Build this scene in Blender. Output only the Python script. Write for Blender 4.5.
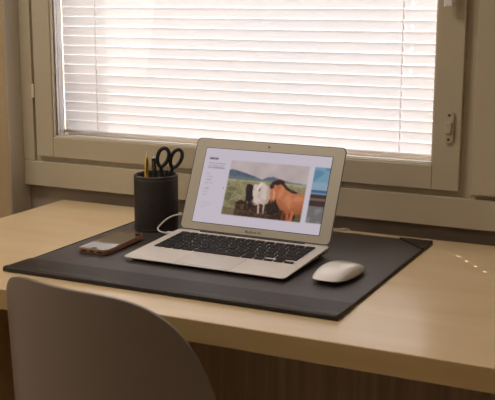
import bpy, bmesh, math, random
import numpy as np
from mathutils import Vector, Matrix
random.seed(4)
for o in list(bpy.data.objects): bpy.data.objects.remove(o, do_unlink=True)
scn = bpy.context.scene
COL = scn.collection

# ------------------------------------------------------------------ camera, world, lights, exposure
cd = bpy.data.cameras.new('camera'); cam = bpy.data.objects.new('camera', cd); COL.objects.link(cam)
Fv = Vector((-0.42521, 0.88339, -0.19705)); Rv = Vector((0.90075, 0.43432, 0.00336)); Uv = Vector((-0.08855, 0.17606, 0.98039))
cam.matrix_world = Matrix(((Rv.x, Uv.x, -Fv.x, 0), (Rv.y, Uv.y, -Fv.y, 0), (Rv.z, Uv.z, -Fv.z, 0.43578), (0, 0, 0, 1)))
cd.sensor_width = 36; cd.lens = 977.04 / 495 * 36
cd.clip_start = .02
cd.dof.use_dof = True; cd.dof.focus_distance = 1.78; cd.dof.aperture_fstop = 11
scn.camera = cam

wd = bpy.data.worlds.new('sky'); scn.world = wd; wd.use_nodes = True
bg = wd.node_tree.nodes['Background']
bg.inputs[0].default_value = (0.93, 0.95, 1.0, 1); bg.inputs[1].default_value = 9.0

SUN = Vector((.0217, -.0275, -.043)).normalized()
sl = bpy.data.lights.new('sun', 'SUN'); sl.energy = 19; sl.angle = math.radians(.5); sl.color = (1, .95, .88)
so = bpy.data.objects.new('sun', sl); COL.objects.link(so); so.location = (-3, 5, 3)
so.rotation_euler = SUN.to_track_quat('-Z', 'Y').to_euler()

def area(name, loc, target, sx, sy, power, color):
    l = bpy.data.lights.new(name, 'AREA'); l.shape = 'RECTANGLE'; l.size = sx; l.size_y = sy; l.energy = power; l.color = color
    o = bpy.data.objects.new(name, l); COL.objects.link(o); o.location = loc
    o.rotation_euler = (Vector(target) - Vector(loc)).to_track_quat('-Z', 'Y').to_euler()
    return o
# added fill lights, no real fixtures: above the desk, behind the camera, left
area('overhead_fill', (-1.45, .75, 1.72), (-1.15, 1.0, 0), .6, .6, 18, (1, .90, .76))  # added top-down fill to brighten the desk top
area('rear_fill', (.5, -1.0, 1.72), (.2, -.4, 0), .6, .6, 7.5, (1, .86, .72))  # added fill to lift the chair back
area('left_fill', (-2.35, .35, .6), (-1.0, 1.3, .0), .8, 1.0, 4.5, (1, .88, .72))  # added warm fill from the left, no window stands there

vs = scn.view_settings
vs.view_transform = 'Standard'; vs.look = 'None'; vs.exposure = 0.0; vs.gamma = 1; vs.use_curve_mapping = False

# ------------------------------------------------------------------ helpers
def srgb(r, g, b):
    f = lambda c: (c / 255 / 12.92) if c / 255 <= .04045 else ((c / 255 + .055) / 1.055) ** 2.4
    return (f(r), f(g), f(b), 1)

def mat(name, col, rough=.6, metal=0, noise=0, nscale=40, bump=0, bscale=300, spec=.5, coat=0, emit=None):
    m = bpy.data.materials.new(name); m.use_nodes = True
    nt = m.node_tree; b = nt.nodes['Principled BSDF']
    b.inputs['Base Color'].default_value = col
    b.inputs['Roughness'].default_value = rough; b.inputs['Metallic'].default_value = metal
    b.inputs['Specular IOR Level'].default_value = spec
    b.inputs['Coat Weight'].default_value = coat
    tc = nt.nodes.new('ShaderNodeTexCoord')
    if noise:
        n = nt.nodes.new('ShaderNodeTexNoise'); n.inputs['Scale'].default_value = nscale; n.inputs['Detail'].default_value = 5
        nt.links.new(tc.outputs['Object'], n.inputs['Vector'])
        r = nt.nodes.new('ShaderNodeValToRGB')
        r.color_ramp.elements[0].position = .3; r.color_ramp.elements[1].position = .7
        r.color_ramp.elements[0].color = tuple(c * (1 - noise) for c in col[:3]) + (1,)
        r.color_ramp.elements[1].color = tuple(min(1, c * (1 + noise)) for c in col[:3]) + (1,)
        nt.links.new(n.outputs[0], r.inputs[0]); nt.links.new(r.outputs[0], b.inputs['Base Color'])
    if bump:
        n2 = nt.nodes.new('ShaderNodeTexNoise'); n2.inputs['Scale'].default_value = bscale; n2.inputs['Detail'].default_value = 3
        nt.links.new(tc.outputs['Object'], n2.inputs['Vector'])
        bp = nt.nodes.new('ShaderNodeBump'); bp.inputs['Strength'].default_value = bump; bp.inputs['Distance'].default_value = .001
        nt.links.new(n2.outputs[0], bp.inputs['Height']); nt.links.new(bp.outputs[0], b.inputs['Normal'])
    if emit:
        b.inputs['Emission Color'].default_value = emit[0]; b.inputs['Emission Strength'].default_value = emit[1]
    return m

def wood(name, c1, c2, scale=(1, 12, 12), rough=.35, nscale=3.0, coat=0):
    m = mat(name, c1, rough); nt = m.node_tree; b = nt.nodes['Principled BSDF']; b.inputs['Coat Weight'].default_value = coat
    b.inputs['Coat Roughness'].default_value = .2
    tc = nt.nodes.new('ShaderNodeTexCoord'); mp = nt.nodes.new('ShaderNodeMapping'); mp.inputs['Scale'].default_value = scale
    n = nt.nodes.new('ShaderNodeTexNoise'); n.inputs['Scale'].default_value = nscale; n.inputs['Detail'].default_value = 6; n.inputs['Distortion'].default_value = .8
    r = nt.nodes.new('ShaderNodeValToRGB'); r.color_ramp.elements[0].position = .32; r.color_ramp.elements[1].position = .68
    r.color_ramp.elements[0].color = c2; r.color_ramp.elements[1].color = c1
    nt.links.new(tc.outputs['Object'], mp.inputs[0]); nt.links.new(mp.outputs[0], n.inputs['Vector'])
    nt.links.new(n.outputs[0], r.inputs[0]); nt.links.new(r.outputs[0], b.inputs['Base Color'])
    return m

M = {}
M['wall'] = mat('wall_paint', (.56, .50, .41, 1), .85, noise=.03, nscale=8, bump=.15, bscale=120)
M['pier'] = mat('lamp_tinted_wall', (.46, .34, .20, 1), .8, noise=.03, nscale=6)  # warm lamplight put into the wall colour as tan
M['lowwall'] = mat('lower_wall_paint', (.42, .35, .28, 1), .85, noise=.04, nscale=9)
M['ceiling'] = mat('ceiling_paint', (.75, .72, .66, 1), .9)
M['floor'] = wood('floor_wood', (.45, .32, .20, 1), (.36, .25, .15, 1), (14, 1, 1), .5)
M['frame'] = mat('cream_frame_paint', (.51, .44, .325, 1), .45, noise=.02, nscale=14, bump=.05, bscale=200)
M['bead'] = mat('pane_spacer_metal', (.75, .74, .74, 1), .3, .6)
M['seal'] = mat('dark_seal', (.06, .06, .055, 1), .7)
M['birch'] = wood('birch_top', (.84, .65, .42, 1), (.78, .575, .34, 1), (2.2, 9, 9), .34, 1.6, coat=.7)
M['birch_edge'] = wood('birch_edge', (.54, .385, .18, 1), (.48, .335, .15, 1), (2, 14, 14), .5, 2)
M['modesty'] = wood('brown_panel', (.42, .33, .24, 1), (.27, .21, .155, 1), (22, 1, .5), .6, 2.0)
M['leather'] = mat('brown_black_leather', (.046, .036, .036, 1), .42, noise=.15, nscale=25, bump=.35, bscale=700, spec=.8)
M['leather2'] = mat('dark_leather_border', (.020, .013, .012, 1), .42, noise=.15, nscale=25, bump=.3, bscale=700, spec=.35)
M['cupleather'] = mat('cup_leather', (.022, .017, .015, 1), .55, noise=.2, nscale=60, bump=.5, bscale=600, spec=.35)
M['thread'] = mat('stitch_thread', (.25, .2, .18, 1), .8)
M['alu'] = mat('aluminium', (.78, .73, .70, 1), .5, .35)
M['bezel'] = mat('lid_bezel_aluminium', (.43, .39, .33, 1), .5, .4)
M['pad'] = mat('trackpad_aluminium', (.72, .67, .65, 1), .4, .4)
M['key'] = mat('black_keys', (.012, .011, .012, 1), .6, spec=.25)
M['gasket'] = mat('black_gasket', (.02, .02, .02, 1), .5)
M['letter'] = mat('grey_lettering', (.10, .085, .07, 1), .6)
M['whiteplastic'] = mat('white_plastic', (.86, .83, .82, 1), .14, coat=1)
M['cable'] = mat('white_cable', (.78, .74, .68, 1), .45)
M['case'] = mat('tan_leather_case', (.31, .145, .08, 1), .5, noise=.1, nscale=70)
M['glassblack'] = mat('phone_glass', (.012, .012, .014, 1), .05, spec=1.0, coat=1)
M['chair'] = mat('shaded_chair_plastic', (.25, .205, .175, 1), .3, noise=.02, nscale=20)  # white plastic darkened, its shade put into the base colour
M['chairleg'] = wood('chair_leg_wood', (.5, .34, .18, 1), (.42, .28, .14, 1), (8, 8, 1))
M['steel'] = mat('steel', (.6, .58, .55, 1), .25, 1)
M['blackplastic'] = mat('black_plastic', (.02, .019, .019, 1), .38)
M['yellow'] = mat('yellow_barrel', (.85, .52, .06, 1), .4)
M['darkpen'] = mat('dark_grey_barrel', (.05, .05, .055, 1), .35)
M['handle'] = mat('cream_handle', (.66, .57, .45, 1), .35)
M['screw'] = mat('screw_metal', (.10, .10, .13, 1), .4, .5)
M['cord'] = mat('blind_cord', (.85, .82, .8, 1), .7)

# translucent slats
m = bpy.data.materials.new('translucent_slats'); m.use_nodes = True; nt = m.node_tree; nt.nodes.clear()
out = nt.nodes.new('ShaderNodeOutputMaterial'); d = nt.nodes.new('ShaderNodeBsdfDiffuse'); t = nt.nodes.new('ShaderNodeBsdfTranslucent')
d.inputs[0].default_value = (.86, .80, .80, 1); t.inputs[0].default_value = (.90, .86, .88, 1)
mx = nt.nodes.new('ShaderNodeMixShader'); mx.inputs[0].default_value = .074
nt.links.new(d.outputs[0], mx.inputs[1]); nt.links.new(t.outputs[0], mx.inputs[2]); nt.links.new(mx.outputs[0], out.inputs[0])
M['slat'] = m
m = m.copy(); m.name = 'translucent_cord'
for n_ in m.node_tree.nodes:
    if n_.type == 'MIX_SHADER': n_.inputs[0].default_value = .3
M['cordt'] = m
# thin window glass
m = bpy.data.materials.new('window_glass'); m.use_nodes = True; nt = m.node_tree; nt.nodes.clear()
out = nt.nodes.new('ShaderNodeOutputMaterial'); tr = nt.nodes.new('ShaderNodeBsdfTransparent'); tr.inputs[0].default_value = (.97, .975, .97, 1)
gl = nt.nodes.new('ShaderNodeBsdfGlossy'); gl.inputs['Roughness'].default_value = .02
lw = nt.nodes.new('ShaderNodeLayerWeight'); lw.inputs[0].default_value = .5
pw = nt.nodes.new('ShaderNodeMath'); pw.operation = 'POWER'; pw.inputs[1].default_value = 5; nt.links.new(lw.outputs['Facing'], pw.inputs[0])
fr = nt.nodes.new('ShaderNodeMath'); fr.operation = 'MULTIPLY_ADD'; fr.inputs[1].default_value = .6; fr.inputs[2].default_value = .03; nt.links.new(pw.outputs[0], fr.inputs[0])
mx = nt.nodes.new('ShaderNodeMixShader')
nt.links.new(fr.outputs[0], mx.inputs[0]); nt.links.new(tr.outputs[0], mx.inputs[1]); nt.links.new(gl.outputs[0], mx.inputs[2]); nt.links.new(mx.outputs[0], out.inputs[0])
M['glass'] = m

def box(bm, x0, x1, y0, y1, z0, z1, bev=0):
    r = bmesh.ops.create_cube(bm, size=1)
    for v in r['verts']:
        v.co = Vector(((x0 + x1) / 2 + v.co.x * (x1 - x0), (y0 + y1) / 2 + v.co.y * (y1 - y0), (z0 + z1) / 2 + v.co.z * (z1 - z0)))
    if bev:
        es = list({e for v in r['verts'] for e in v.link_edges})
        bmesh.ops.bevel(bm, geom=es, offset=bev, segments=2, profile=.5, affect='EDGES')

def prism(bm, pts, z0, z1, zf=None):
    """extrude outline (list of xy) from z0 to z1"""
    a = [bm.verts.new((x, y, z0)) for x, y in pts]; b = [bm.verts.new((x, y, z1)) for x, y in pts]
    n = len(pts)
    bm.faces.new(a[::-1]); bm.faces.new(b)
    for i in range(n): bm.faces.new((a[i], a[(i + 1) % n], b[(i + 1) % n], b[i]))
    return a, b

def rrect(x0, x1, y0, y1, r, n=6):
    P = []
    for cx, cy, a0 in ((x1 - r, y1 - r, 0), (x0 + r, y1 - r, 90), (x0 + r, y0 + r, 180), (x1 - r, y0 + r, 270)):
        for k in range(n + 1):
            a = math.radians(a0 + 90 * k / n); P.append((cx + r * math.cos(a), cy + r * math.sin(a)))
    return P

def loft(bm, rings, close_ends=True, cyc=True):
    V = [[bm.verts.new(p) for p in r] for r in rings]
    n = len(V[0])
    for i in range(len(V) - 1):
        for j in range(n if cyc else n - 1):
            bm.faces.new((V[i][j], V[i][(j + 1) % n], V[i + 1][(j + 1) % n], V[i + 1][j]))
    if close_ends and cyc:
        bm.faces.new(V[0][::-1]); bm.faces.new(V[-1])
    return V

def tube(bm, pts, rad, n=10, closed=False):
    pts = [Vector(p) for p in pts]; N = len(pts)
    rads = rad if isinstance(rad, (list, tuple)) else [rad] * N
    up = None; rings = []
    for i in range(N):
        if closed: t = (pts[(i + 1) % N] - pts[i - 1]).normalized()
        else: t = (pts[min(i + 1, N - 1)] - pts[max(i - 1, 0)]).normalized()
        if up is None: up = t.orthogonal().normalized()
        up = (up - t * up.dot(t)).normalized(); s = t.cross(up)
        rings.append([pts[i] + (up * math.cos(2 * math.pi * k / n) + s * math.sin(2 * math.pi * k / n)) * rads[i] for k in range(n)])
    if closed:
        V = [[bm.verts.new(p) for p in r] for r in rings]
        for i in range(N):
            A, B = V[i], V[(i + 1) % N]
            for j in range(n): bm.faces.new((A[j], A[(j + 1) % n], B[(j + 1) % n], B[j]))
    else: loft(bm, rings)

def spline(P, k=8):
    P = [Vector(p) for p in P]; out = []
    for i in range(len(P) - 1):
        a = P[max(i - 1, 0)]; b = P[i]; c = P[i + 1]; d = P[min(i + 2, len(P) - 1)]
        for s in range(k):
            t = s / k
            out.append(.5 * ((2 * b) + (c - a) * t + (2 * a - 5 * b + 4 * c - d) * t * t + (3 * b - a - 3 * c + d) * t ** 3))
    out.append(P[-1]); return out

def lathe(bm, prof, n=48):
    loft(bm, [[(r * math.cos(2 * math.pi * k / n), r * math.sin(2 * math.pi * k / n), z) for k in range(n)] for r, z in prof])

def obj(name, bm, m, parent=None, smooth=False, bevel=0, angle=40):
    bmesh.ops.recalc_face_normals(bm, faces=bm.faces)
    me = bpy.data.meshes.new(name); bm.to_mesh(me); bm.free()
    if smooth:
        for p in me.polygons: p.use_smooth = True
        try: me.set_sharp_from_angle(angle=math.radians(angle))
        except Exception: pass
    me.materials.append(m if not isinstance(m, str) else M[m])
    o = bpy.data.objects.new(name, me); COL.objects.link(o)
    if parent: o.parent = parent
    if bevel:
        md = o.modifiers.new('bevel', 'BEVEL'); md.width = bevel; md.segments = 2; md.limit_method = 'ANGLE'; md.angle_limit = math.radians(40)
    return o

def B(*boxes, bev=0):
    bm = bmesh.new()
    for b in boxes: box(bm, *b, bev=bev)
    return bm
def thing(name, label, cat, loc=(0, 0, 0), rz=0, group=None):
    o = bpy.data.objects.new(name, None); COL.objects.link(o); o.location = loc; o.rotation_euler = (0, 0, rz)
    o.empty_display_size = .05; o['label'] = label; o['category'] = cat
    if group: o['group'] = group
    return o
def struct(name, bm, m, parent=None, bevel=0, label=None, cat=None):
    o = obj(name, bm, m, parent, bevel=bevel)
    if not parent: o['kind'] = 'structure'
    if label: o['label'] = label; o['category'] = cat
    return o

FZ = -.735; CZ = 1.77
# ------------------------------------------------------------------ room shell
YW = 1.815; YO = 2.10
XL, XR = -2.45, 1.7; YR = -1.9
struct('floor', B((XL - .1, XR + .1, YR - .1, YO, FZ - .08, FZ)), 'floor', label='brown wooden floor under the desk', cat='floor')
struct('ceiling', B((XL - .1, XR + .1, YR - .1, YO, CZ, CZ + .08)), 'ceiling', label='pale painted ceiling', cat='ceiling')
struct('wall_left', B((XL - .1, XL, YR, YO, FZ, CZ)), 'wall', label='plain wall on the left of the room', cat='wall')
struct('wall_right', B((XR, XR + .1, YR, YO, FZ, CZ)), 'wall', label='plain wall on the right of the room', cat='wall')
struct('wall_rear', B((XL - .1, XR + .1, YR - .1, YR, FZ, CZ)), 'wall', label='plain wall behind the camera', cat='wall')
WX0, WX1, WZ0, WZ1 = -1.437, .62, .022, 1.25
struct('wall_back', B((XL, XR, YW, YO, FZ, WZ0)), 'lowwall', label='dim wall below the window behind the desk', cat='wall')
struct('wall_upper', B((XL, XR, YW, YO, WZ1, CZ), (WX1, XR, YW, YO, WZ0, WZ1), (XL, WX0, YW, YO, WZ0, WZ1)), 'wall', label='wall above and beside the window', cat='wall')
pier = struct('wall_pier', B((XL, WX0, 1.74, YW, FZ, CZ)), 'pier', bevel=.004, label='tan wall projecting left of the window', cat='wall')
pier.data.materials.append(mat('window_lit_reveal', (.66, .62, .55, 1), .7, noise=.02, nscale=8))  # side face lightened, window light put into its colour
for p in pier.data.polygons:
    if p.normal.x > .9: p.material_index = 1

# ------------------------------------------------------------------ window
win = thing('window_1', 'cream window with closed white blind behind the desk', 'window'); win['kind'] = 'structure'
FY = 1.79; SY = 1.785; RY = 1.798
obj('window_frame', B((WX0, -1.405, FY, 1.86, .0802, 1.1998), (WX0, WX1, FY, 1.86, WZ0, .080), (WX0, WX1, FY, 1.86, 1.20, WZ1), (WX1 - .04, WX1, FY, 1.86, .0802, 1.1998), bev=.0015), 'frame', win)
obj('frame_rebate', B((-1.4048, -1.3944, RY, 1.86, .0802, 1.1998), (-1.3942, -.4226, RY, 1.86, .0802, .0922), (-.3992, WX1 - .0402, RY, 1.86, .0802, .0886), (-1.3942, -.4226, RY, 1.86, 1.1804, 1.1998), (-.4224, -.4004, RY, 1.88, .0802, 1.1998)), 'frame', win)
SX0, SX1, SZ0, SZ1 = -1.394, -.423, .0925, 1.18
OX0, OX1, OZ0, OZ1 = -1.348, -.4745, .1385, 1.12
sash = thing('sash', '', ''); 
del sash['label']; del sash['category']; sash.parent = win
def sashpart(n, *b): return obj(n, B(b, bev=.0015), 'frame', sash)
g = .0004
sashpart('sash_stile', SX0, OX0 - g, SY, 1.812, SZ0, SZ1)
sashpart('sash_stile', OX1 + g, SX1, SY, 1.812, SZ0, SZ1)
sashpart('sash_rail', OX0, OX1, SY, 1.812, SZ0, OZ0)
sashpart('sash_rail', OX0, OX1, SY, 1.812, OZ1, SZ1)
# outer half of the coupled sash
obj('outer_sash', B((-1.41, -1.372, 1.862, 1.90, .081, 1.2), (-.462, -.40, 1.882, 1.90, .081, 1.2), (-1.372, -.46, 1.875, 1.90, .081, .138), (-1.372, -.46, 1.875, 1.90, 1.125, 1.2)), 'frame', win)
# glazing beads and spacer lines round the pane
obj('glazing_bead', B((OX0, OX0 + .0035, 1.789, 1.794, OZ0, OZ1), (OX1 - .0035, OX1, 1.789, 1.794, OZ0, OZ1), (OX0, OX1, 1.789, 1.794, OZ0, OZ0 + .003), bev=.0005), 'handle', win)
obj('pane_spacer', B((OX0 + .0002, OX0 + .004, 1.800, 1.807, OZ0, OZ1), (OX1 - .004, OX1 - .0002, 1.800, 1.807, OZ0, OZ1), (OX0, OX1, 1.800, 1.807, OZ0 + .0002, OZ0 + .004)), 'bead', win)
obj('pane_seal', B((OX0 + .0002, OX0 + .0025, 1.8075, 1.8105, OZ0, OZ1), (OX0, OX1, 1.8075, 1.8105, OZ0 + .0002, OZ0 + .0022)), 'seal', win)
obj('window_pane', B((OX0 - .0, OX1, 1.7955, 1.7985, OZ0, OZ1)), 'glass', win)
obj('pane_edge', B((OX0 - .0105, OX0 - .001, 1.813, 1.829, OZ0 - .008, OZ1), (OX0 - .02, OX1, 1.813, 1.845, OZ0 - .012, OZ0 - .001)), 'bead', win)
# hinge on the left, fastener plates on the right stile
obj('hinge', B((-1.402, -1.3945, 1.782, 1.792, .226, .256), bev=.001), 'handle', win)
def plate(name, cx, cz, hw, hh, y, th, m='handle'):
    bm = bmesh.new()
    a, b = prism(bm, rrect(-hw, hw, -hh, hh, hw * .95, 8), 0, th)
    o = obj(name, bm, m, win, smooth=True, bevel=.001); o.rotation_euler = (math.pi / 2, 0, 0); o.location = (cx, y, cz); return o
for cz, lever in ((.2125, False), (.505, True)):
    pl = plate('fastener_plate', -.4445, cz, .0088, .0300, SY - .0001, .0045, 'frame')
    for s in (-1, 1):
        bm = bmesh.new(); lathe(bm, [(.0001, 0), (.0026, 0), (.0026, .0012), (.0001, .0012)], 16)
        o = obj('screw', bm, 'screw', pl); o.location = (0, s * .0225, .0045)
    bm = bmesh.new(); prism(bm, rrect(-.0068, .0068, -.011, .011, .005, 6), 0, .005)
    o = obj('knob', bm, 'frame', pl, smooth=True, bevel=.0015); o.location = (-.001, 0, .0045)
    if lever:
        bm = bmesh.new(); loft(bm, [[(x * w, y, z) for x, y in ((-1, .012), (1, .012), (1, .022), (-1, .022))] for w, z in ((.006, .012), (.006, -.03), (.0085, -.071), (.008, -.0735))])
        for v in bm.verts: v.co.x -= .0065
        o = obj('lever', bm, 'whiteplastic', pl, smooth=True, bevel=.002); o.rotation_euler = (-math.pi / 2, 0, 0); o.rotation_euler = (0, 0, 0)
        o.matrix_local = Matrix.Translation((0, 0, 0)) @ Matrix.Rotation(-math.pi / 2, 4, 'X') @ Matrix.Rotation(0, 4, 'Z')
        o.matrix_local = Matrix(((1, 0, 0, 0), (0, 0, 1, 0), (0, 1, 0, 0), (0, 0, 0, 1)))

w2 = thing('window_2', 'cream window panel right of the blind, cut by the photo edge', 'window'); w2['kind'] = 'structure'
obj('panel_board', B((-.400, WX1 - .045, 1.783, 1.812, .089, 1.18), bev=.0015), 'frame', w2)

# ------------------------------------------------------------------ venetian blind (individual slats)
BY = 1.8656; BX0, BX1 = -1.370, -.463; PITCH = .0215; HX = -.5450
bl = thing('venetian_blind', 'closed white slatted blind glowing with daylight in the window', 'blind', (0, 0, 0))
z0s = .157
nslat = 45
def slat_mesh(holed=False):
    bm = bmesh.new(); W = .0229; tilt = math.radians(94)
    xs = [BX0, -1.15, -.9, -.7, HX - .0022, HX + .0022, BX1]
    nn = 11; prof = []
    for i in range(nn):
        s = (i / (nn - 1) - .5)
        c = .0014 * (1 - (2 * s) ** 2)        # crown
        a = s * W
        # lower edge towards the room
        prof.append((a * math.cos(tilt) - c * math.sin(tilt), a * math.sin(tilt) + c * math.cos(tilt)))
    V = [[bm.verts.new((x, y, z)) for y, z in prof] for x in xs]
    for i in range(len(xs) - 1):
        for j in range(nn - 1):
            if holed and i == 4 and j in (4, 5): continue      # hole added to let the sun spots through onto the desk
            bm.faces.new((V[i][j], V[i + 1][j], V[i + 1][j + 1], V[i][j + 1]))
    return bm
s0 = obj('slat', slat_mesh(), 'slat', bl, smooth=True)
s0.location = (0, BY, z0s)
sh_ = obj('slat', slat_mesh(True), 'slat', bl, smooth=True); sh_.location = (0, BY, z0s + 7 * PITCH)
for k in range(1, nslat):
    if k == 7: continue
    c = (sh_ if k in (9, 11, 13) else s0).copy(); COL.objects.link(c); c.location = (0, BY, z0s + k * PITCH); c.rotation_euler = (random.uniform(-.012, .012), 0, 0)
bm = bmesh.new(); box(bm, BX0, BX1, BY - .007, BY + .007, .1395, .1465, bev=.002)
obj('bottom_rail', bm, 'slat', bl)
bm = bmesh.new(); box(bm, BX0, BX1, BY - .011, BY + .011, 1.13, 1.155, bev=.001)
obj('head_rail', bm, 'handle', bl)
def ladder(x):
    bm = bmesh.new()
    tube(bm, [(x + .001, BY - .0085, .146), (x + .001, BY - .0085, 1.14)], .0003, 5)
    for k in range(nslat):
        z = z0s + k * PITCH
        tube(bm, [(x, BY - .0088, z - .011), (x + .0035, BY - .0095, z - .004), (x + .001, BY - .0088, z + .006)], .0009, 5)
    obj('ladder_cord', bm, 'cordt', bl, smooth=True)
ladder(-1.277); ladder(HX - .018)

# ------------------------------------------------------------------ desk
DX0, DX1, DY0, DY1 = -1.3147, .335, 1.1507, 1.7708
dk = thing('desk', 'long pale birch desk standing under the window', 'desk', ((DX0 + DX1) / 2, (DY0 + DY1) / 2, FZ))
def dchild(name, b, m, bev=.0015):
    o = obj(name, B(b, bev=bev), m, dk); o.location = -Vector(dk.location); return o
bm = B((DX0, DX1, DY0, DY1, -.034, 0), bev=.0015)
top = obj('desk_top', bm, 'birch', dk); top.location = -Vector(dk.location)
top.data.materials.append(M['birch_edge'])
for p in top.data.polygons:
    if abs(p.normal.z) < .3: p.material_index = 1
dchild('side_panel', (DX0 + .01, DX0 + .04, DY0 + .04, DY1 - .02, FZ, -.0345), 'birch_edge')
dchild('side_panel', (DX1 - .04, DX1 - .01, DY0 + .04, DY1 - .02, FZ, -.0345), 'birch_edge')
bmo = dchild('back_panel', (DX0 + .041, DX1 - .041, 1.70, 1.718, FZ + .12, -.0345), 'modesty')

# ------------------------------------------------------------------ desk pad
PX0, PX1, PY0, PY1 = -1.0410, -.4545, 1.2325, 1.7345
pd = thing('desk_pad', 'large dark brown leather desk pad lying on the birch desk', 'desk pad', ((PX0 + PX1) / 2, (PY0 + PY1) / 2, 0))
hw, hd = (PX1 - PX0) / 2, (PY1 - PY0) / 2
obj('sheet', B((-hw + .001, hw - .001, -hd + .001, hd - .001, 0, .0042), bev=.001), 'leather', pd)
# folded border along the front edge, slightly padded
bm = bmesh.new(); rings = []
fw = .072
prof = [(-hd, .0012), (-hd - .0014, .003), (-hd - .0012, .0068), (-hd + .0015, .0088), (-hd + .006, .0090), (-hd + .016, .0078), (-hd + fw - .008, .0066), (-hd + fw - .001, .0064), (-hd + fw, .0044), (-hd + fw, .0003), (-hd, .0003)]
for x in (-hw - .0008, -hw, hw, hw + .0008):
    e = .0006 if abs(x) > hw + .0001 else 0
    rings.append([(x, y + e, z - e) for y, z in prof])
loft(bm, rings); obj('front_border', bm, 'leather2', pd, bevel=.0004)
# piped side edges
for s in (-1, 1):
    bm = bmesh.new(); tube(bm, [(s * (hw - .0015), -hd + fw + .001, .0028), (s * (hw - .0015), hd - .07, .0028)], .0026, 8)
    obj('edge_piping', bm, 'leather2', pd, smooth=True)
    bm = bmesh.new(); a = .062
    P = [(s * (hw + .0008), hd + .0008), (s * (hw + .0008), hd - a), (s * (hw - .004), hd - a), (s * (hw - a), hd - .004), (s * (hw - a), hd + .0008)]
    if s > 0: P = P[::-1]
    prism(bm, P, .0003, .0066); obj('corner_pocket', bm, 'leather2', pd, bevel=.0008)

# ------------------------------------------------------------------ laptop
LP = thing('laptop', 'open silver laptop with a picture of horses on its screen', 'laptop', (-.7427, 1.3652, .0044), math.radians(-.81))
LW = .1518; LD = .192
ZF, ZB = .0073, .0167
slope = (ZB - ZF) / LD
def topz(y): return ZF + slope * y
# wedge base with rounded corners
bm = bmesh.new()
out_ = rrect(-LW, LW, 0, LD, .0075, 7)
def inset(P, k): 
    return [(x * (1 - k / LW), LD / 2 + (y - LD / 2) * (1 - k / (LD / 2))) for x, y in P]
rings = []
def bot(y): return .0048 * (1 - (y / LD)) ** 1.3 + .0016
rings.append([(x, y, bot(y) + .0) for x, y in inset(out_, .014)])
rings.append([(x, y, bot(y) + (topz(y) - bot(y)) * .30) for x, y in inset(out_, .003)])
rings.append([(x, y, topz(y) - .0016) for x, y in out_])
rings.append([(x, y, topz(y) - .0004) for x, y in out_])
rings.append([(x, y, topz(y)) for x, y in inset(out_, .0005)])
loft(bm, rings)
base = obj('base', bm, 'alu', LP, smooth=True, angle=30)
for sx in (-1, 1):
    for yy in (.02, .165):
        bm = bmesh.new(); zt = bot(yy) + .0012
        lathe(bm, [(.0001, 0), (.006, 0), (.006, zt), (.0001, zt)], 20)
        o = obj('rubber_foot', bm, 'gasket', base); o.location = (sx * .122, yy, 0)
# keyboard plane frame (follows the slope)
ang = math.atan(slope)
def onplane(o, y, dz=0): 
    o.rotation_euler = (ang, 0, 0); o.location = (0, 0, ZF + dz); return o
bm = bmesh.new(); prism(bm, rrect(-.1360, .1360, .0700, .1735, .003, 4), -.0004, .00035)
kb = obj('keyboard', bm, 'alu', LP); onplane(kb, 0)
kmeshes = {}
def key(x0, x1, y0, y1):
    w, h = round(x1 - x0, 5), round(y1 - y0, 5)
    if (w, h) not in kmeshes:
        bm = bmesh.new(); P = rrect(-w / 2, w / 2, -h / 2, h / 2, .0014, 3)
        Q = [(x * (1 - .0008 / w), y * (1 - .0008 / h)) for x, y in P]
        loft(bm, [[(x, y, 0) for x, y in P], [(x, y, .0012) for x, y in P], [(x, y, .0015) for x, y in Q]])
        o = obj('key', bm, 'key', kb); kmeshes[(w, h)] = o
    else:
        o = kmeshes[(w, h)].copy(); COL.objects.link(o); o.parent = kb
    o.location = ((x0 + x1) / 2, (y0 + y1) / 2, .0004)
G = .0013; KX0 = -.1345; KW = .269
ytop = .1725
def row(units, y1, h):
    tot = sum(units); x = KX0
    for u in units:
        w = KW * u / tot; key(x + G, x + w - G, y1 - h + G, y1 - G * .6); x += w
hf, hk = .0125, .0181
row([1.0] * 14, ytop, hf)
row([1] * 13 + [1.5], ytop - hf, hk)
row([1.5] + [1] * 13, ytop - hf - hk, hk)
row([1.78] + [1] * 11 + [1.78], ytop - hf - 2 * hk, hk)
row([2.3] + [1] * 10 + [2.3], ytop - hf - 3 * hk, hk)
yb = ytop - hf - 4 * hk; hb = .0165
u = KW / 14.5; x = KX0
for w in (1, 1, 1, 1.25, 5, 1.25, 1):
    key(x + G, x + w * u - G, yb - hb, yb - G * .6); x += w * u
xa = x
for i in range(3):
    w = (KX0 + KW - xa) / 3
    key(xa + i * w + G, xa + (i + 1) * w - G, yb - hb, yb - hb / 2 - .0006)
    if i == 1: key(xa + i * w + G, xa + (i + 1) * w - G, yb - hb / 2 + .0002, yb - G * .6)
# trackpad
bm = bmesh.new(); prism(bm, rrect(-.0525, .0525, .004, .0655, .002, 4), -.0002, .0002)
tp = obj('trackpad', bm, 'pad', LP); onplane(tp, 0)
bm = bmesh.new(); prism(bm, rrect(-.0529, .0529, .0036, .0659, .0022, 4), -.0003, .0001)
tg = obj('gap_line', bm, 'letter', tp)
# side ports near the hinge, right side
for (y, l, hh) in ((.150, .0100, .0034), (.166, .0060, .0034), (.133, .0035, .002)):
    bm = bmesh.new(); zc = topz(y) - .0060; 
    prism(bm, rrect(-l / 2, l / 2, -hh / 2, hh / 2, .001, 3), 0, .0010)
    o = obj('port', bm, 'gasket', base); o.rotation_euler = (math.pi / 2, 0, math.pi / 2); o.location = (LW - .0022, y, zc)
# hinge bar
bm = bmesh.new(); tube(bm, [(-.105, .1875, ZB - .0015), (.105, .1875, ZB - .0015)], .0030, 10)
obj('hinge_bar', bm, 'gasket', LP, smooth=True)
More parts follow.
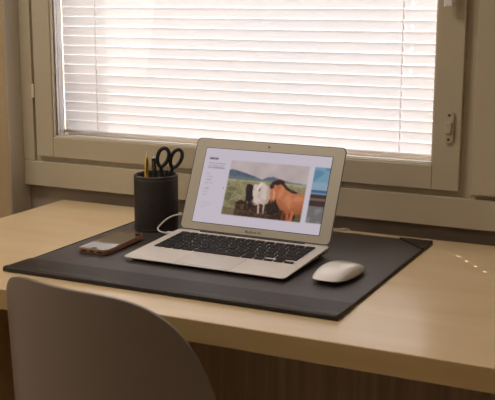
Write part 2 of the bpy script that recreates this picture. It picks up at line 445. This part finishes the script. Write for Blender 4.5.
# lid, local frame: x right, y up along the lid, z out of the screen towards the user
phi = 2.0027
up = Vector((0, -math.cos(phi), math.sin(phi))); nrm = Vector((0, -math.sin(phi), -math.cos(phi)))
hinge_pt = Vector((0, .1907, ZB))
LM = Matrix(((1, 0, 0, 0), (0, up.y, -up.z if False else nrm.y, 0), (0, up.z, nrm.z, 0), (0, 0, 0, 1)))
LM = Matrix(((1, 0, 0, hinge_pt.x), (0, up.y, nrm.y, hinge_pt.y), (0, up.z, nrm.z, hinge_pt.z), (0, 0, 0, 1)))
bm = bmesh.new()
lo = rrect(-LW, LW, .0008, .1800, .0090, 7)
def lins(k): return [(x * (1 - k / LW), .0904 + (y - .0904) * (1 - k / .09)) for x, y in lo]
loft(bm, [[(x, y, -.0045) for x, y in lins(.010)], [(x, y, -.0032) for x, y in lins(.002)], [(x, y, -.0014) for x, y in lo], [(x, y, -.0006) for x, y in lo], [(x, y, -.0005) for x, y in lins(.0008)]])
lid = obj('lid', bm, 'alu', LP, smooth=True, angle=30); lid.matrix_local = LM
# dark gasket around the bezel
bm = bmesh.new(); loft(bm, [[(x, y, -.0006) for x, y in lins(.0002)], [(x, y, .0001) for x, y in lins(.0002)], [(x, y, .0001) for x, y in lins(.0016)]])
obj('gasket', bm, 'gasket', lid)
bm = bmesh.new(); prism(bm, lins(.0015), -.0004, .0003); obj('bezel', bm, 'bezel', lid)
SW = .128; SB = .0167; SH = .144
bm = bmesh.new(); prism(bm, rrect(-SW - .0010, SW + .0010, SB - .0010, SB + SH + .0010, .0005, 2), .0001, .00045); obj('screen_surround', bm, 'gasket', lid)
bm = bmesh.new(); lathe(bm, [(.0001, 0), (.0019, 0), (.0019, .0004), (.0001, .0004)], 20)
wc = obj('webcam', bm, 'gasket', lid); wc.location = (0, .1705, .0002)
# the laptop name on the lower bezel
tcv = bpy.data.curves.new('lettering', 'FONT'); tcv.body = 'MacBook Air'; tcv.size = .0062; tcv.align_x = 'CENTER'; tcv.align_y = 'CENTER'; tcv.extrude = .00004; tcv.offset = .00012
to = bpy.data.objects.new('lettering', tcv); COL.objects.link(to)
bpy.context.view_layer.update()
tm = bpy.data.meshes.new_from_object(to.evaluated_get(bpy.context.evaluated_depsgraph_get())); bpy.data.objects.remove(to)
tm.materials.clear(); tm.materials.append(M['letter'])
to = bpy.data.objects.new('lettering', tm); COL.objects.link(to); to.parent = lid; to.location = (.001, .0082, .00036)

# ---- what the screen shows, as an emissive picture on the display
NX, NY = 224, 126
def picture():
    rng = np.random.default_rng(3)
    v, u = np.mgrid[0:NY, 0:NX]; u = (u + .5) / NX; v = (v + .5) / NY
    img = np.zeros((NY, NX, 3)); img[:] = (200, 191, 202)
    def noise(n, m, seed):
        r = np.random.default_rng(seed).random((n + 1, m + 1))
        y = np.clip(v * n, 0, n - 1e-6); x = np.clip(u * m, 0, m - 1e-6); yi = y.astype(int); xi = x.astype(int); fy = y - yi; fx = x - xi
        return (r[yi, xi] * (1 - fx) * (1 - fy) + r[yi, xi + 1] * fx * (1 - fy) + r[yi + 1, xi] * (1 - fx) * fy + r[yi + 1, xi + 1] * fx * fy)
    def put(mask, c, a=1.0):
        c = np.array(c, float)
        if np.isscalar(a): a = np.full(mask.shape, a)
        k = (a * mask)[..., None]; img[:] = img * (1 - k) + c * k
    def poly(P):
        m = np.zeros(u.shape, bool); n = len(P)
        for i in range(n):
            x0, y0 = P[i]; x1, y1 = P[(i + 1) % n]
            c = ((y0 > v) != (y1 > v)); 
            with np.errstate(all='ignore'): m ^= c & (u < (x1 - x0) * (v - y0) / (y1 - y0 if y1 != y0 else 1e-9) + x0)
        return m
    def ell(cx, cy, rx, ry, a=0):
        ca, sa = math.cos(a), math.sin(a); X = (u - cx) * 1.78; Y = v - cy
        x = X * ca + Y * sa; y = -X * sa + Y * ca
        return (x / rx) ** 2 + (y / ry) ** 2 < 1
    def seg(P, w):
        m = np.zeros(u.shape, bool)
        for (x0, y0), (x1, y1) in zip(P[:-1], P[1:]):
            dx, dy = (x1 - x0) * 1.78, y1 - y0; t = np.clip((((u - x0) * 1.78) * dx + (v - y0) * dy) / (dx * dx + dy * dy + 1e-12), 0, 1)
            m |= np.hypot((u - x0) * 1.78 - t * dx, v - y0 - t * dy) < w
        return m
    # text column
    def line(x0, x1, y, c=(150, 138, 152), h=.009, dens=.75, seed=0):
        r = np.random.default_rng(int(y * 9999) + seed).random(NX)
        a = np.where(r[None, :] < dens, 1.0, .3) * np.ones_like(v)
        put((u > x0) & (u < x1) & (np.abs(v - y) < h / 2), c, a * .75)
    line(.039, .112, .139, (70, 60, 72), .018, .9)
    for x1, y in ((.181, .205), (.168, .234), (.179, .262)): line(.040, x1, y, (128, 116, 130), .009)
    for x1, y in ((.073, .348), (.098, .387), (.083, .429), (.116, .471), (.081, .548), (.076, .594), (.070, .629)): line(.042, x1, y, (150, 138, 152), .009)
    for x1, y in ((.12, .732), (.118, .764), (.085, .80)): line(.042, x1, y, (176, 165, 178), .009)
    put((np.abs(u - .199) < .004) & (np.abs(v - .52) < .008), (70, 60, 70))
    # big photograph
    ph = (u > .222) & (u < .845) & (v > .139) & (v < .862)
    n1 = noise(26, 40, 1); n2 = noise(60, 90, 2); n3 = noise(9, 14, 5)
    sky = np.array((196, 181, 180)) * (1 - .12 * n3[..., None]) ; img[ph] = sky[ph]
    hz = .385
    m1 = poly([(.2, .28), (.245, .262), (.30, .278), (.36, .300), (.43, .331), (.49, .366), (.53, .40), (.2, .41)]) & ph
    put(m1, (78, 90, 106)); put(m1 & (n1 > .5), (100, 110, 120), .5); put(m1 & (v > .35), (112, 122, 122), .6)
    m2 = poly([(.47, .40), (.50, .362), (.531, .331), (.581, .317), (.635, .344), (.68, .357), (.75, .375), (.845, .379), (.845, .41), (.47, .41)]) & ph
    put(m2, (90, 100, 118)); put(m2 & (v > .365), (120, 126, 124), .7)
    fld = ph & (v > hz)
    put(fld, (150, 138, 110)); put(fld & (v < .42), (176, 160, 128), .6)
    put(fld & (n1 > .55), (122, 116, 78), .55); put(fld & (n1 < .3) & (v > .45), (88, 88, 58), .6); put(fld & (n2 < .3) & (v > .45), (96, 92, 62), .5)
    put(fld & (n2 > .7), (150, 142, 100), .4); nz = rng.random(u.shape); put(fld & (nz > .6) & (v > .42), (104, 96, 66), .45); put(fld & (nz < .18), (186, 176, 142), .45)
    put((ell(.27, .52, .07, .03) | ell(.25, .62, .05, .06) | ell(.30, .70, .05, .04)) & fld, (84, 84, 54), .5)
    mud = fld & (v > .62 + .12 * n3 - .12 * np.clip((u - .38) * 3, 0, 1))
    mud &= (u > .32)
    put(mud, (62, 44, 36)); put(mud & (n2 > .62), (110, 82, 60), .6); put(mud & (n2 < .3), (34, 25, 22), .7)
    put(fld & (v > .77) & (u < .36), (88, 72, 50), .5)
    put(fld & (v > .70) & (u > .80), (96, 92, 56), .8)
    put(ell(.62, .72, .09, .08) & fld, (40, 30, 26), .7)
    # dark horse behind
    dh = poly([(.385, .45), (.40, .435), (.43, .45), (.448, .50), (.455, .62), (.44, .68), (.438, .79), (.425, .79), (.42, .68), (.408, .66), (.404, .77), (.393, .77), (.392, .60), (.383, .52)])
    put(dh & ph, (42, 32, 32)); put(dh & (n2 > .6), (62, 48, 44), .5)
    # white horse
    wh = poly([(.438, .455), (.450, .425), (.47, .44), (.49, .405), (.52, .41), (.555, .44), (.58, .50), (.585, .60), (.572, .67), (.54, .69), (.50, .68), (.482, .71), (.462, .70), (.455, .62), (.440, .56)])
    put(wh & ph, (206, 188, 178)); put(wh & (n1 > .6), (178, 156, 146), .5); put(wh & (u > .555), (168, 140, 126), .6)
    put(seg([(.50, .66), (.512, .80)], .012) & ph, (190, 170, 158)); put(seg([(.545, .66), (.549, .79)], .010) & ph, (180, 158, 144))
    put(ell(.489, .50, .012, .02) & ph, (90, 66, 58), .8); put(ell(.47, .69, .02, .018), (120, 92, 82), .7)
    put(seg([(.497, .42), (.475, .50)], .012) & ph, (226, 210, 200))
    # brown horse
    bh = poly([(.572, .414), (.605, .352), (.654, .368), (.70, .435), (.745, .49), (.79, .503), (.845, .505), (.845, .77), (.80, .775), (.765, .75), (.735, .78), (.70, .755), (.665, .71), (.640, .65), (.625, .585), (.617, .64), (.600, .665), (.588, .63), (.571, .50)])
    put(bh & ph, (172, 100, 66)); put(bh & ph, (204, 138, 102), n3 * .8); put(bh & ph, (126, 66, 42), np.clip((v - .6) * 4, 0, .75)); put(bh & ph & (n2 > .6), (150, 86, 56), .3)
    put(ell(.66, .50, .035, .09, .3) & bh, (214, 138, 96), .5); put(ell(.80, .57, .07, .035) & bh, (212, 136, 98), .6)
    put(ell(.735, .63, .03, .09, -.2) & bh, (214, 132, 88), .5)
    put(seg([(.737, .74), (.742, .862)], .019) & ph, (170, 92, 56)); put(seg([(.772, .75), (.768, .862)], .022) & ph, (182, 104, 66)); put(seg([(.70, .75), (.705, .85)], .016) & ph, (110, 56, 34))
    put(ell(.606, .645, .016, .022) & ph, (66, 46, 42), .9)
    put(seg([(.606, .50), (.612, .60)], .012) & ph, (226, 176, 150), .6)
    mn = poly([(.567, .432), (.575, .392), (.60, .362), (.635, .34), (.665, .352), (.68, .40), (.715, .452), (.752, .472), (.788, .492), (.785, .508), (.745, .508), (.69, .462), (.652, .40), (.625, .42), (.60, .415), (.596, .46), (.575, .48)])
    put(mn & ph, (52, 34, 34)); put(mn & (n2 > .65), (88, 58, 48), .5)
    # second photograph: blue sky, lake, dark shore
    p2 = (u > .885) & (v > .142) & (v < .861)
    put(p2, (92, 134, 158)); put(p2 & (n3 > .5), (140, 170, 186), .5); put(p2 & (v > .33), (150, 168, 182), .6); put(p2 & (v > .44) & (v < .47), (60, 96, 128))
    put(p2 & (v > .47) & (v < .49), (112, 140, 160)); put(p2 & (v > .49), (66, 50, 46)); put(p2 & (v > .54) & (v < .575), (140, 128, 124), .6)
    put(p2 & (v > .64), (112, 108, 108)); put(p2 & (v > .64) & (n1 > .55), (140, 138, 140), .6)
    # soften a little
    k = img.copy()
    for _ in range(2): k[1:-1, 1:-1] = (k[1:-1, 1:-1] * 4 + k[:-2, 1:-1] + k[2:, 1:-1] + k[1:-1, :-2] + k[1:-1, 2:]) / 8
    c = k / 255; return np.where(c <= .04045, c / 12.92, ((c + .055) / 1.055) ** 2.4)
pic = picture()
xs = np.linspace(-SW, SW, NX + 1); ys = np.linspace(SB + SH, SB, NY + 1)
verts = [(float(x), float(y), .0) for y in ys for x in xs]
faces = [(j * (NX + 1) + i, (j + 1) * (NX + 1) + i, (j + 1) * (NX + 1) + i + 1, j * (NX + 1) + i + 1) for j in range(NY) for i in range(NX)]
me = bpy.data.meshes.new('screen'); me.from_pydata(verts, [], faces)
at = me.color_attributes.new('picture', 'FLOAT_COLOR', 'CORNER')
colr = np.ones((NX * NY, 4, 4), dtype=np.float32); colr[:, :, :3] = pic.reshape(-1, 1, 3)
at.data.foreach_set('color', colr.ravel())
ms = bpy.data.materials.new('screen_display'); ms.use_nodes = True; nt = ms.node_tree; b = nt.nodes['Principled BSDF']
b.inputs['Base Color'].default_value = (.015, .015, .017, 1); b.inputs['Roughness'].default_value = .12; b.inputs['Specular IOR Level'].default_value = .12
a = nt.nodes.new('ShaderNodeVertexColor'); a.layer_name = 'picture'; nt.links.new(a.outputs[0], b.inputs['Emission Color']); b.inputs['Emission Strength'].default_value = .88
me.materials.append(ms)
scr = bpy.data.objects.new('screen', me); COL.objects.link(scr); scr.parent = lid; scr.location = (0, 0, .0007)

# ------------------------------------------------------------------ power cable
P = [(-.8935, 1.5335, .0165), (-.902, 1.533, .0165), (-.915, 1.538, .0150), (-.928, 1.545, .0150), (-.9345, 1.551, .0185), (-.930, 1.556, .0262), (-.922, 1.566, .0355), (-.911, 1.577, .0410), (-.899, 1.587, .0405), (-.885, 1.60, .030), (-.865, 1.62, .0110), (-.83, 1.645, .0062), (-.75, 1.70, .0062), (-.68, 1.728, .0062), (-.65, 1.755, .0035), (-.63, 1.777, -.004), (-.62, 1.785, -.06), (-.61, 1.787, -.25)]
cb = thing('power_cable', 'thin white charging cable looping beside the pen cup into the laptop', 'cable', (-.9345, 1.551, .0185))
org = Vector(cb.location)
bm = bmesh.new(); tube(bm, [p - org for p in spline(P, 7)], .0015, 8); obj('cord', bm, 'cable', cb, smooth=True)
bm = bmesh.new(); box(bm, -.9045, -.8932, 1.5295, 1.5375, .0140, .0190, bev=.0008)
for v in bm.verts: v.co -= org
obj('plug', bm, 'alu', cb)

# ------------------------------------------------------------------ pen cup and its contents
CUP = Vector((-.9705, 1.606, .0042)); CR = .0428; CH = .1055
cu = thing('pen_cup', 'round dark leather pen cup standing left of the laptop', 'pen cup', CUP)
bm = bmesh.new(); ri = CR - .0035
lathe(bm, [(.0001, 0), (CR - .001, 0), (CR, .001), (CR, CH - .0015), (CR - .0012, CH), (ri + .0012, CH), (ri, CH - .0015), (ri, .004), (.0001, .004)], 64)
obj('cup_body', bm, 'cupleather', cu, smooth=True)
bm = bmesh.new(); tube(bm, [((CR - .0017) * math.cos(a), (CR - .0017) * math.sin(a), CH + .0002) for a in [2 * math.pi * k / 48 for k in range(48)]], .0019, 8, closed=True)
obj('rim', bm, mat('rim_leather', (.075, .045, .038, 1), .45), cu, smooth=True)
bm = bmesh.new()
for z in (.005, CH - .0055):
    for k in range(70):
        a0 = 2 * math.pi * k / 70; a1 = a0 + .05
        tube(bm, [(CR * math.cos(a), CR * math.sin(a), z) for a in (a0, (a0 + a1) / 2, a1)], .00035, 4)
o = obj('stitching', bm, 'thread', cu); o['kind'] = 'stuff'
RH = Vector((.9007, .4343, 0)).normalized(); VH = Vector((-.4343, .9007, 0))   # right / away directions as the cup is seen
def cp(r, a, z): return CUP + RH * r + VH * a + Vector((0, 0, z - CUP.z))
def stick(name, label, cat, top, bottom, segs, mats):
    """segs: list of (part name, t0, t1, r0, r1, material); t from bottom 0 to top 1"""
    t = thing(name, label, cat, bottom)
    d = Vector(top) - Vector(bottom)
    for n, a, b_, r0, r1, mm in segs:
        bm = bmesh.new(); tube(bm, [d * a, d * (a + (b_ - a) * .5), d * b_], [r0, (r0 + r1) / 2, r1], 12); obj(n, bm, mm, t, smooth=True, angle=50)
    return t
py = stick('yellow_pencil', 'slim yellow pencil with a pale tip standing in the pen cup', 'pencil', cp(-.0172, .006, .1550), cp(-.022, .012, .0125),
      [('barrel', 0, .90, .0042, .0042, M['yellow']), ('cap', .9005, .925, .0032, .0026, M['yellow']), ('tip', .9255, 1, .0014, .0012, M['whiteplastic'])], None)
cl = bmesh.new(); d = cp(-.0172, .006, .1550) - cp(-.022, .012, .0125)
for t0, t1 in ((.70, .90),): tube(cl, [d * t0 + RH * .0004 - VH * .0046, d * t1 + RH * .0004 - VH * .0046], .0010, 6)
obj('clip', cl, 'blackplastic', py)
pk = stick('dark_pen', 'dark grey pen standing between the yellow pencil and the scissors', 'pen', cp(-.0035, -.010, .1455), cp(.004, .010, .0125),
      [('barrel', 0, .86, .0042, .0042, M['darkpen']), ('cap', .8605, .985, .0046, .0040, M['blackplastic']), ('button', .9855, 1, .002, .0018, M['steel'])], None)
bm = bmesh.new(); d = cp(-.0035, -.010, .1455) - cp(.004, .010, .0125); tube(bm, [d * .80 - VH * .0056, d * .95 - VH * .0054], .0009, 6); obj('clip', bm, 'steel', pk)
stick('black_marker', 'short black marker leaning behind the scissors in the pen cup', 'marker', cp(.0195, .020, .1165), cp(.002, .030, .0125),
      [('barrel', 0, .9, .0042, .0042, M['blackplastic']), ('cap', .9005, 1, .0040, .0030, M['darkpen'])], None)
# scissors: loops up
sc = thing('scissors', 'scissors with black handles standing in the pen cup', 'scissors', cp(.016, .002, .012))
so_ = Vector(sc.location)
def SP(r, z, a=.002): return cp(r, a, z) - so_
def loop(cr, cz, rw, rh, tilt, a):
    P = []
    for k in range(28):
        t = 2 * math.pi * k / 28; x = rw * math.cos(t) * (1 + .12 * math.sin(t)); y = rh * math.sin(t)
        P.append(SP(cr + x * math.cos(tilt) + y * math.sin(tilt), cz - x * math.sin(tilt) + y * math.cos(tilt), a))
    return P
for nm, cr, cz, rw, rh, tl, a, foot in (('handle', .0142, .1442, .0104, .0180, .30, .000, .024), ('handle', .0392, .1410, .0098, .0184, .42, .004, .012)):
    bm = bmesh.new(); tube(bm, loop(cr, cz, rw, rh, tl, a), .0038, 8, closed=True)
    bx, bz_ = cr - rh * math.sin(tl), cz - rh * math.cos(tl)
    tube(bm, spline([SP(bx + .001, bz_ + .001, a), SP(bx * .75 + .019 * .25, bz_ - .012, a), SP(.018, .098, a)], 5), [.0036] * 4 + [.0042] * 4 + [.0034] * 3, 8)
    h = obj(nm, bm, 'blackplastic', sc, smooth=True)
for s, a in ((-1, .000), (1, .004)):
    bm = bmesh.new()
    A = [SP(.018 - s * .004, .098, a), SP(.018 + s * .005, .098, a), SP(.016 + s * .006, .05, a), SP(.016 - s * .001, .013, a), SP(.016 - s * .003, .05, a)]
    q = [bm.verts.new(p) for p in A]; f = bm.faces.new(q); r = bmesh.ops.extrude_face_region(bm, geom=[f])
    bmesh.ops.translate(bm, vec=VH * .0014, verts=[v for v in r['geom'] if isinstance(v, bmesh.types.BMVert)])
    obj('blade', bm, 'steel', sc)

# ------------------------------------------------------------------ phone
ph = thing('smartphone', 'smartphone in a tan leather case lying on the desk pad', 'phone', (-.9675, 1.4430, .0044), math.radians(1.5))
ph.rotation_euler = (.022, 0, math.radians(1.5)); ph.location.z = .0058
hw_, hl_ = .0312, .0650
bm = bmesh.new(); po = rrect(-hw_, hw_, -hl_, hl_, .0105, 8)
def pin(k): return [(x * (1 - k / hw_), y * (1 - k / hl_)) for x, y in po]
loft(bm, [[(x, y, 0) for x, y in pin(.0012)], [(x, y, .0012) for x, y in po], [(x, y, .0086) for x, y in po], [(x, y, .0096) for x, y in pin(.0006)], [(x, y, .0096) for x, y in pin(.0015)], [(x, y, .0085) for x, y in pin(.0017)]])
obj('case', bm, 'case', ph, smooth=True, angle=35)
bm = bmesh.new(); prism(bm, pin(.0018), .0075, .0090); body = obj('glass_front', bm, 'glassblack', ph, bevel=.0003)
bm = bmesh.new(); lathe(bm, [(.0001, 0), (.0050, 0), (.0053, .0002), (.0001, .0002)], 24); o = obj('home_button', bm, 'gasket', body); o.location = (0, -.0565, .0089)
bm = bmesh.new(); prism(bm, rrect(-.005, .005, -.0006, .0006, .0005, 3), .0089, .0092); o = obj('earpiece', bm, 'gasket', body); o.location = (0, .0572, 0)
for x, l in ((0, .0045), (-.016, .006), (.016, .006)):
    bm = bmesh.new(); prism(bm, rrect(-l, l, -.0016, .0016, .0012, 3), 0, .0006)
    o = obj('port_opening', bm, 'gasket', ph); o.rotation_euler = (math.pi / 2, 0, 0); o.location = (x, -hl_ + .0002, .0048)

# ------------------------------------------------------------------ mouse
mo = thing('computer_mouse', 'low white wireless mouse on the desk pad right of the laptop', 'mouse', (-.5255, 1.4335, .0044), math.radians(-6))
a_, b_ = .0305, .0585
def sup(t, k=3.1):
    c, s = math.cos(t), math.sin(t); return (a_ * math.copysign(abs(c) ** (2 / k), c), b_ * math.copysign(abs(s) ** (2 / k), s))
NT = 56
def edgez(y): return .0062 + .0018 * (y / b_) ** 2
bm = bmesh.new(); rings = []
rr = [1, .995, .98, .95, .9, .8, .65, .45, .25, .05]
for r in rr:
    ring = []
    for k in range(NT):
        x, y = sup(2 * math.pi * k / NT); X, Y = x * r, y * r
        arch = .0228 * (1 - .60 * abs(Y / b_) ** 2.2)
        arch = max(arch, 0)
        rise = (1 - r ** 7) ** .55 if r < 1 else 0
        cross = 1 - .10 * (X / a_) ** 2
        e = edgez(y)
        ring.append((X, Y, e + max(arch * cross - e, .0004) * rise))
    rings.append(ring)
loft(bm, rings); obj('top_shell', bm, 'whiteplastic', mo, smooth=True, angle=60)
bm = bmesh.new(); rings = []
for r, f_ in ((.80, 0), (.90, .35), (.985, 1)):
    ring = []
    for k in range(NT):
        x, y = sup(2 * math.pi * k / NT)
        zb_ = .0008 + .0042 * abs(y / b_) ** 3
        ring.append((x * r, y * r, zb_ + (edgez(y) - .0002 - zb_) * f_))
    rings.append(ring)
loft(bm, rings); obj('underside', bm, 'alu', mo, smooth=True)
for s in (-1, 1):
    bm = bmesh.new(); prism(bm, rrect(-.0012, .0012, -.035, .035, .001, 3), 0, .0016); o = obj('glide_rail', bm, 'gasket', mo); o.location = (s * .017, 0, 0)

# ------------------------------------------------------------------ chair (moulded shell)
CC = Vector((-.7165, 1.1748, 0)); AX, AY, PSI, Z0, DR, EX, KK, LNN = .2266, .1864, -.1485, .0765, .1378, 3.892, .2562, -.024
ch = thing('shell_chair', 'white moulded plastic chair, darkened for its shade, with rounded back in front of the desk', 'chair', (CC.x, CC.y, FZ), PSI)
def rimz(ph_):
    d_ = DR * abs(ph_) ** EX
    z = Z0 - d_
    return max(z, -.245 - .03 * (1 - math.cos(ph_)) / 2)
bm = bmesh.new(); N = 120; rings = []
lv = [0, .008, .03, .07, .12, .18, .25, .33, .42, .52, .62, .72, .82, .90, .96, 1]
for t_ in lv:
    ring = []
    for k in range(N):
        p_ = -math.pi + 2 * math.pi * k / N
        zr = rimz(p_); zs = -.300
        z = zr - (zr - zs) * t_
        s = 1 - KK * (Z0 - z)
        fr_ = 1 + .12 * max(0, -math.cos(p_)) 
        x = AX * math.sin(p_) * s; y = -AY * math.cos(p_) * s * fr_ + LNN * (Z0 - z)
        # fillet into the seat
        if z < -.235:
            q = min(1, (-.235 - z) / .065); s2 = math.sqrt(max(0, 1 - q * q)) * .22 + .78
            x *= s2; y *= s2
        ring.append((x, y, z - FZ))
    rings.append(ring)
for s3, dz in ((.6, -.004), (.35, -.008), (.12, -.010)):
    rings.append([(x * s3 / .78 * .78, y * s3 / .78 * .78, z + dz) for x, y, z in rings[len(lv) - 1]])
V = loft(bm, rings, close_ends=False); bm.faces.new(V[-1])
sh = obj('seat_shell', bm, 'chair', ch, smooth=True, angle=80)
md = sh.modifiers.new('thick', 'SOLIDIFY'); md.thickness = .0055; md.offset = 1
md = sh.modifiers.new('round', 'BEVEL'); md.width = .0022; md.segments = 3; md.limit_method = 'ANGLE'; md.angle_limit = math.radians(50)
for sx in (-1, 1):
    for sy in (-1, 1):
        bm = bmesh.new(); tube(bm, [(sx * .10, sy * .10, .415), (sx * .2, sy * .2, .02), (sx * .205, sy * .205, .0)], [.016, .010, .009], 12)
        obj('leg', bm, 'chairleg', ch, smooth=True)
bm = bmesh.new()
for a, b2 in (((-.10, -.10), (.10, .10)), ((-.10, .10), (.10, -.10))): tube(bm, [(a[0], a[1], .405), (0, 0, .395), (b2[0], b2[1], .405)], .006, 8)
obj('leg_brace', bm, 'steel', ch, smooth=True)
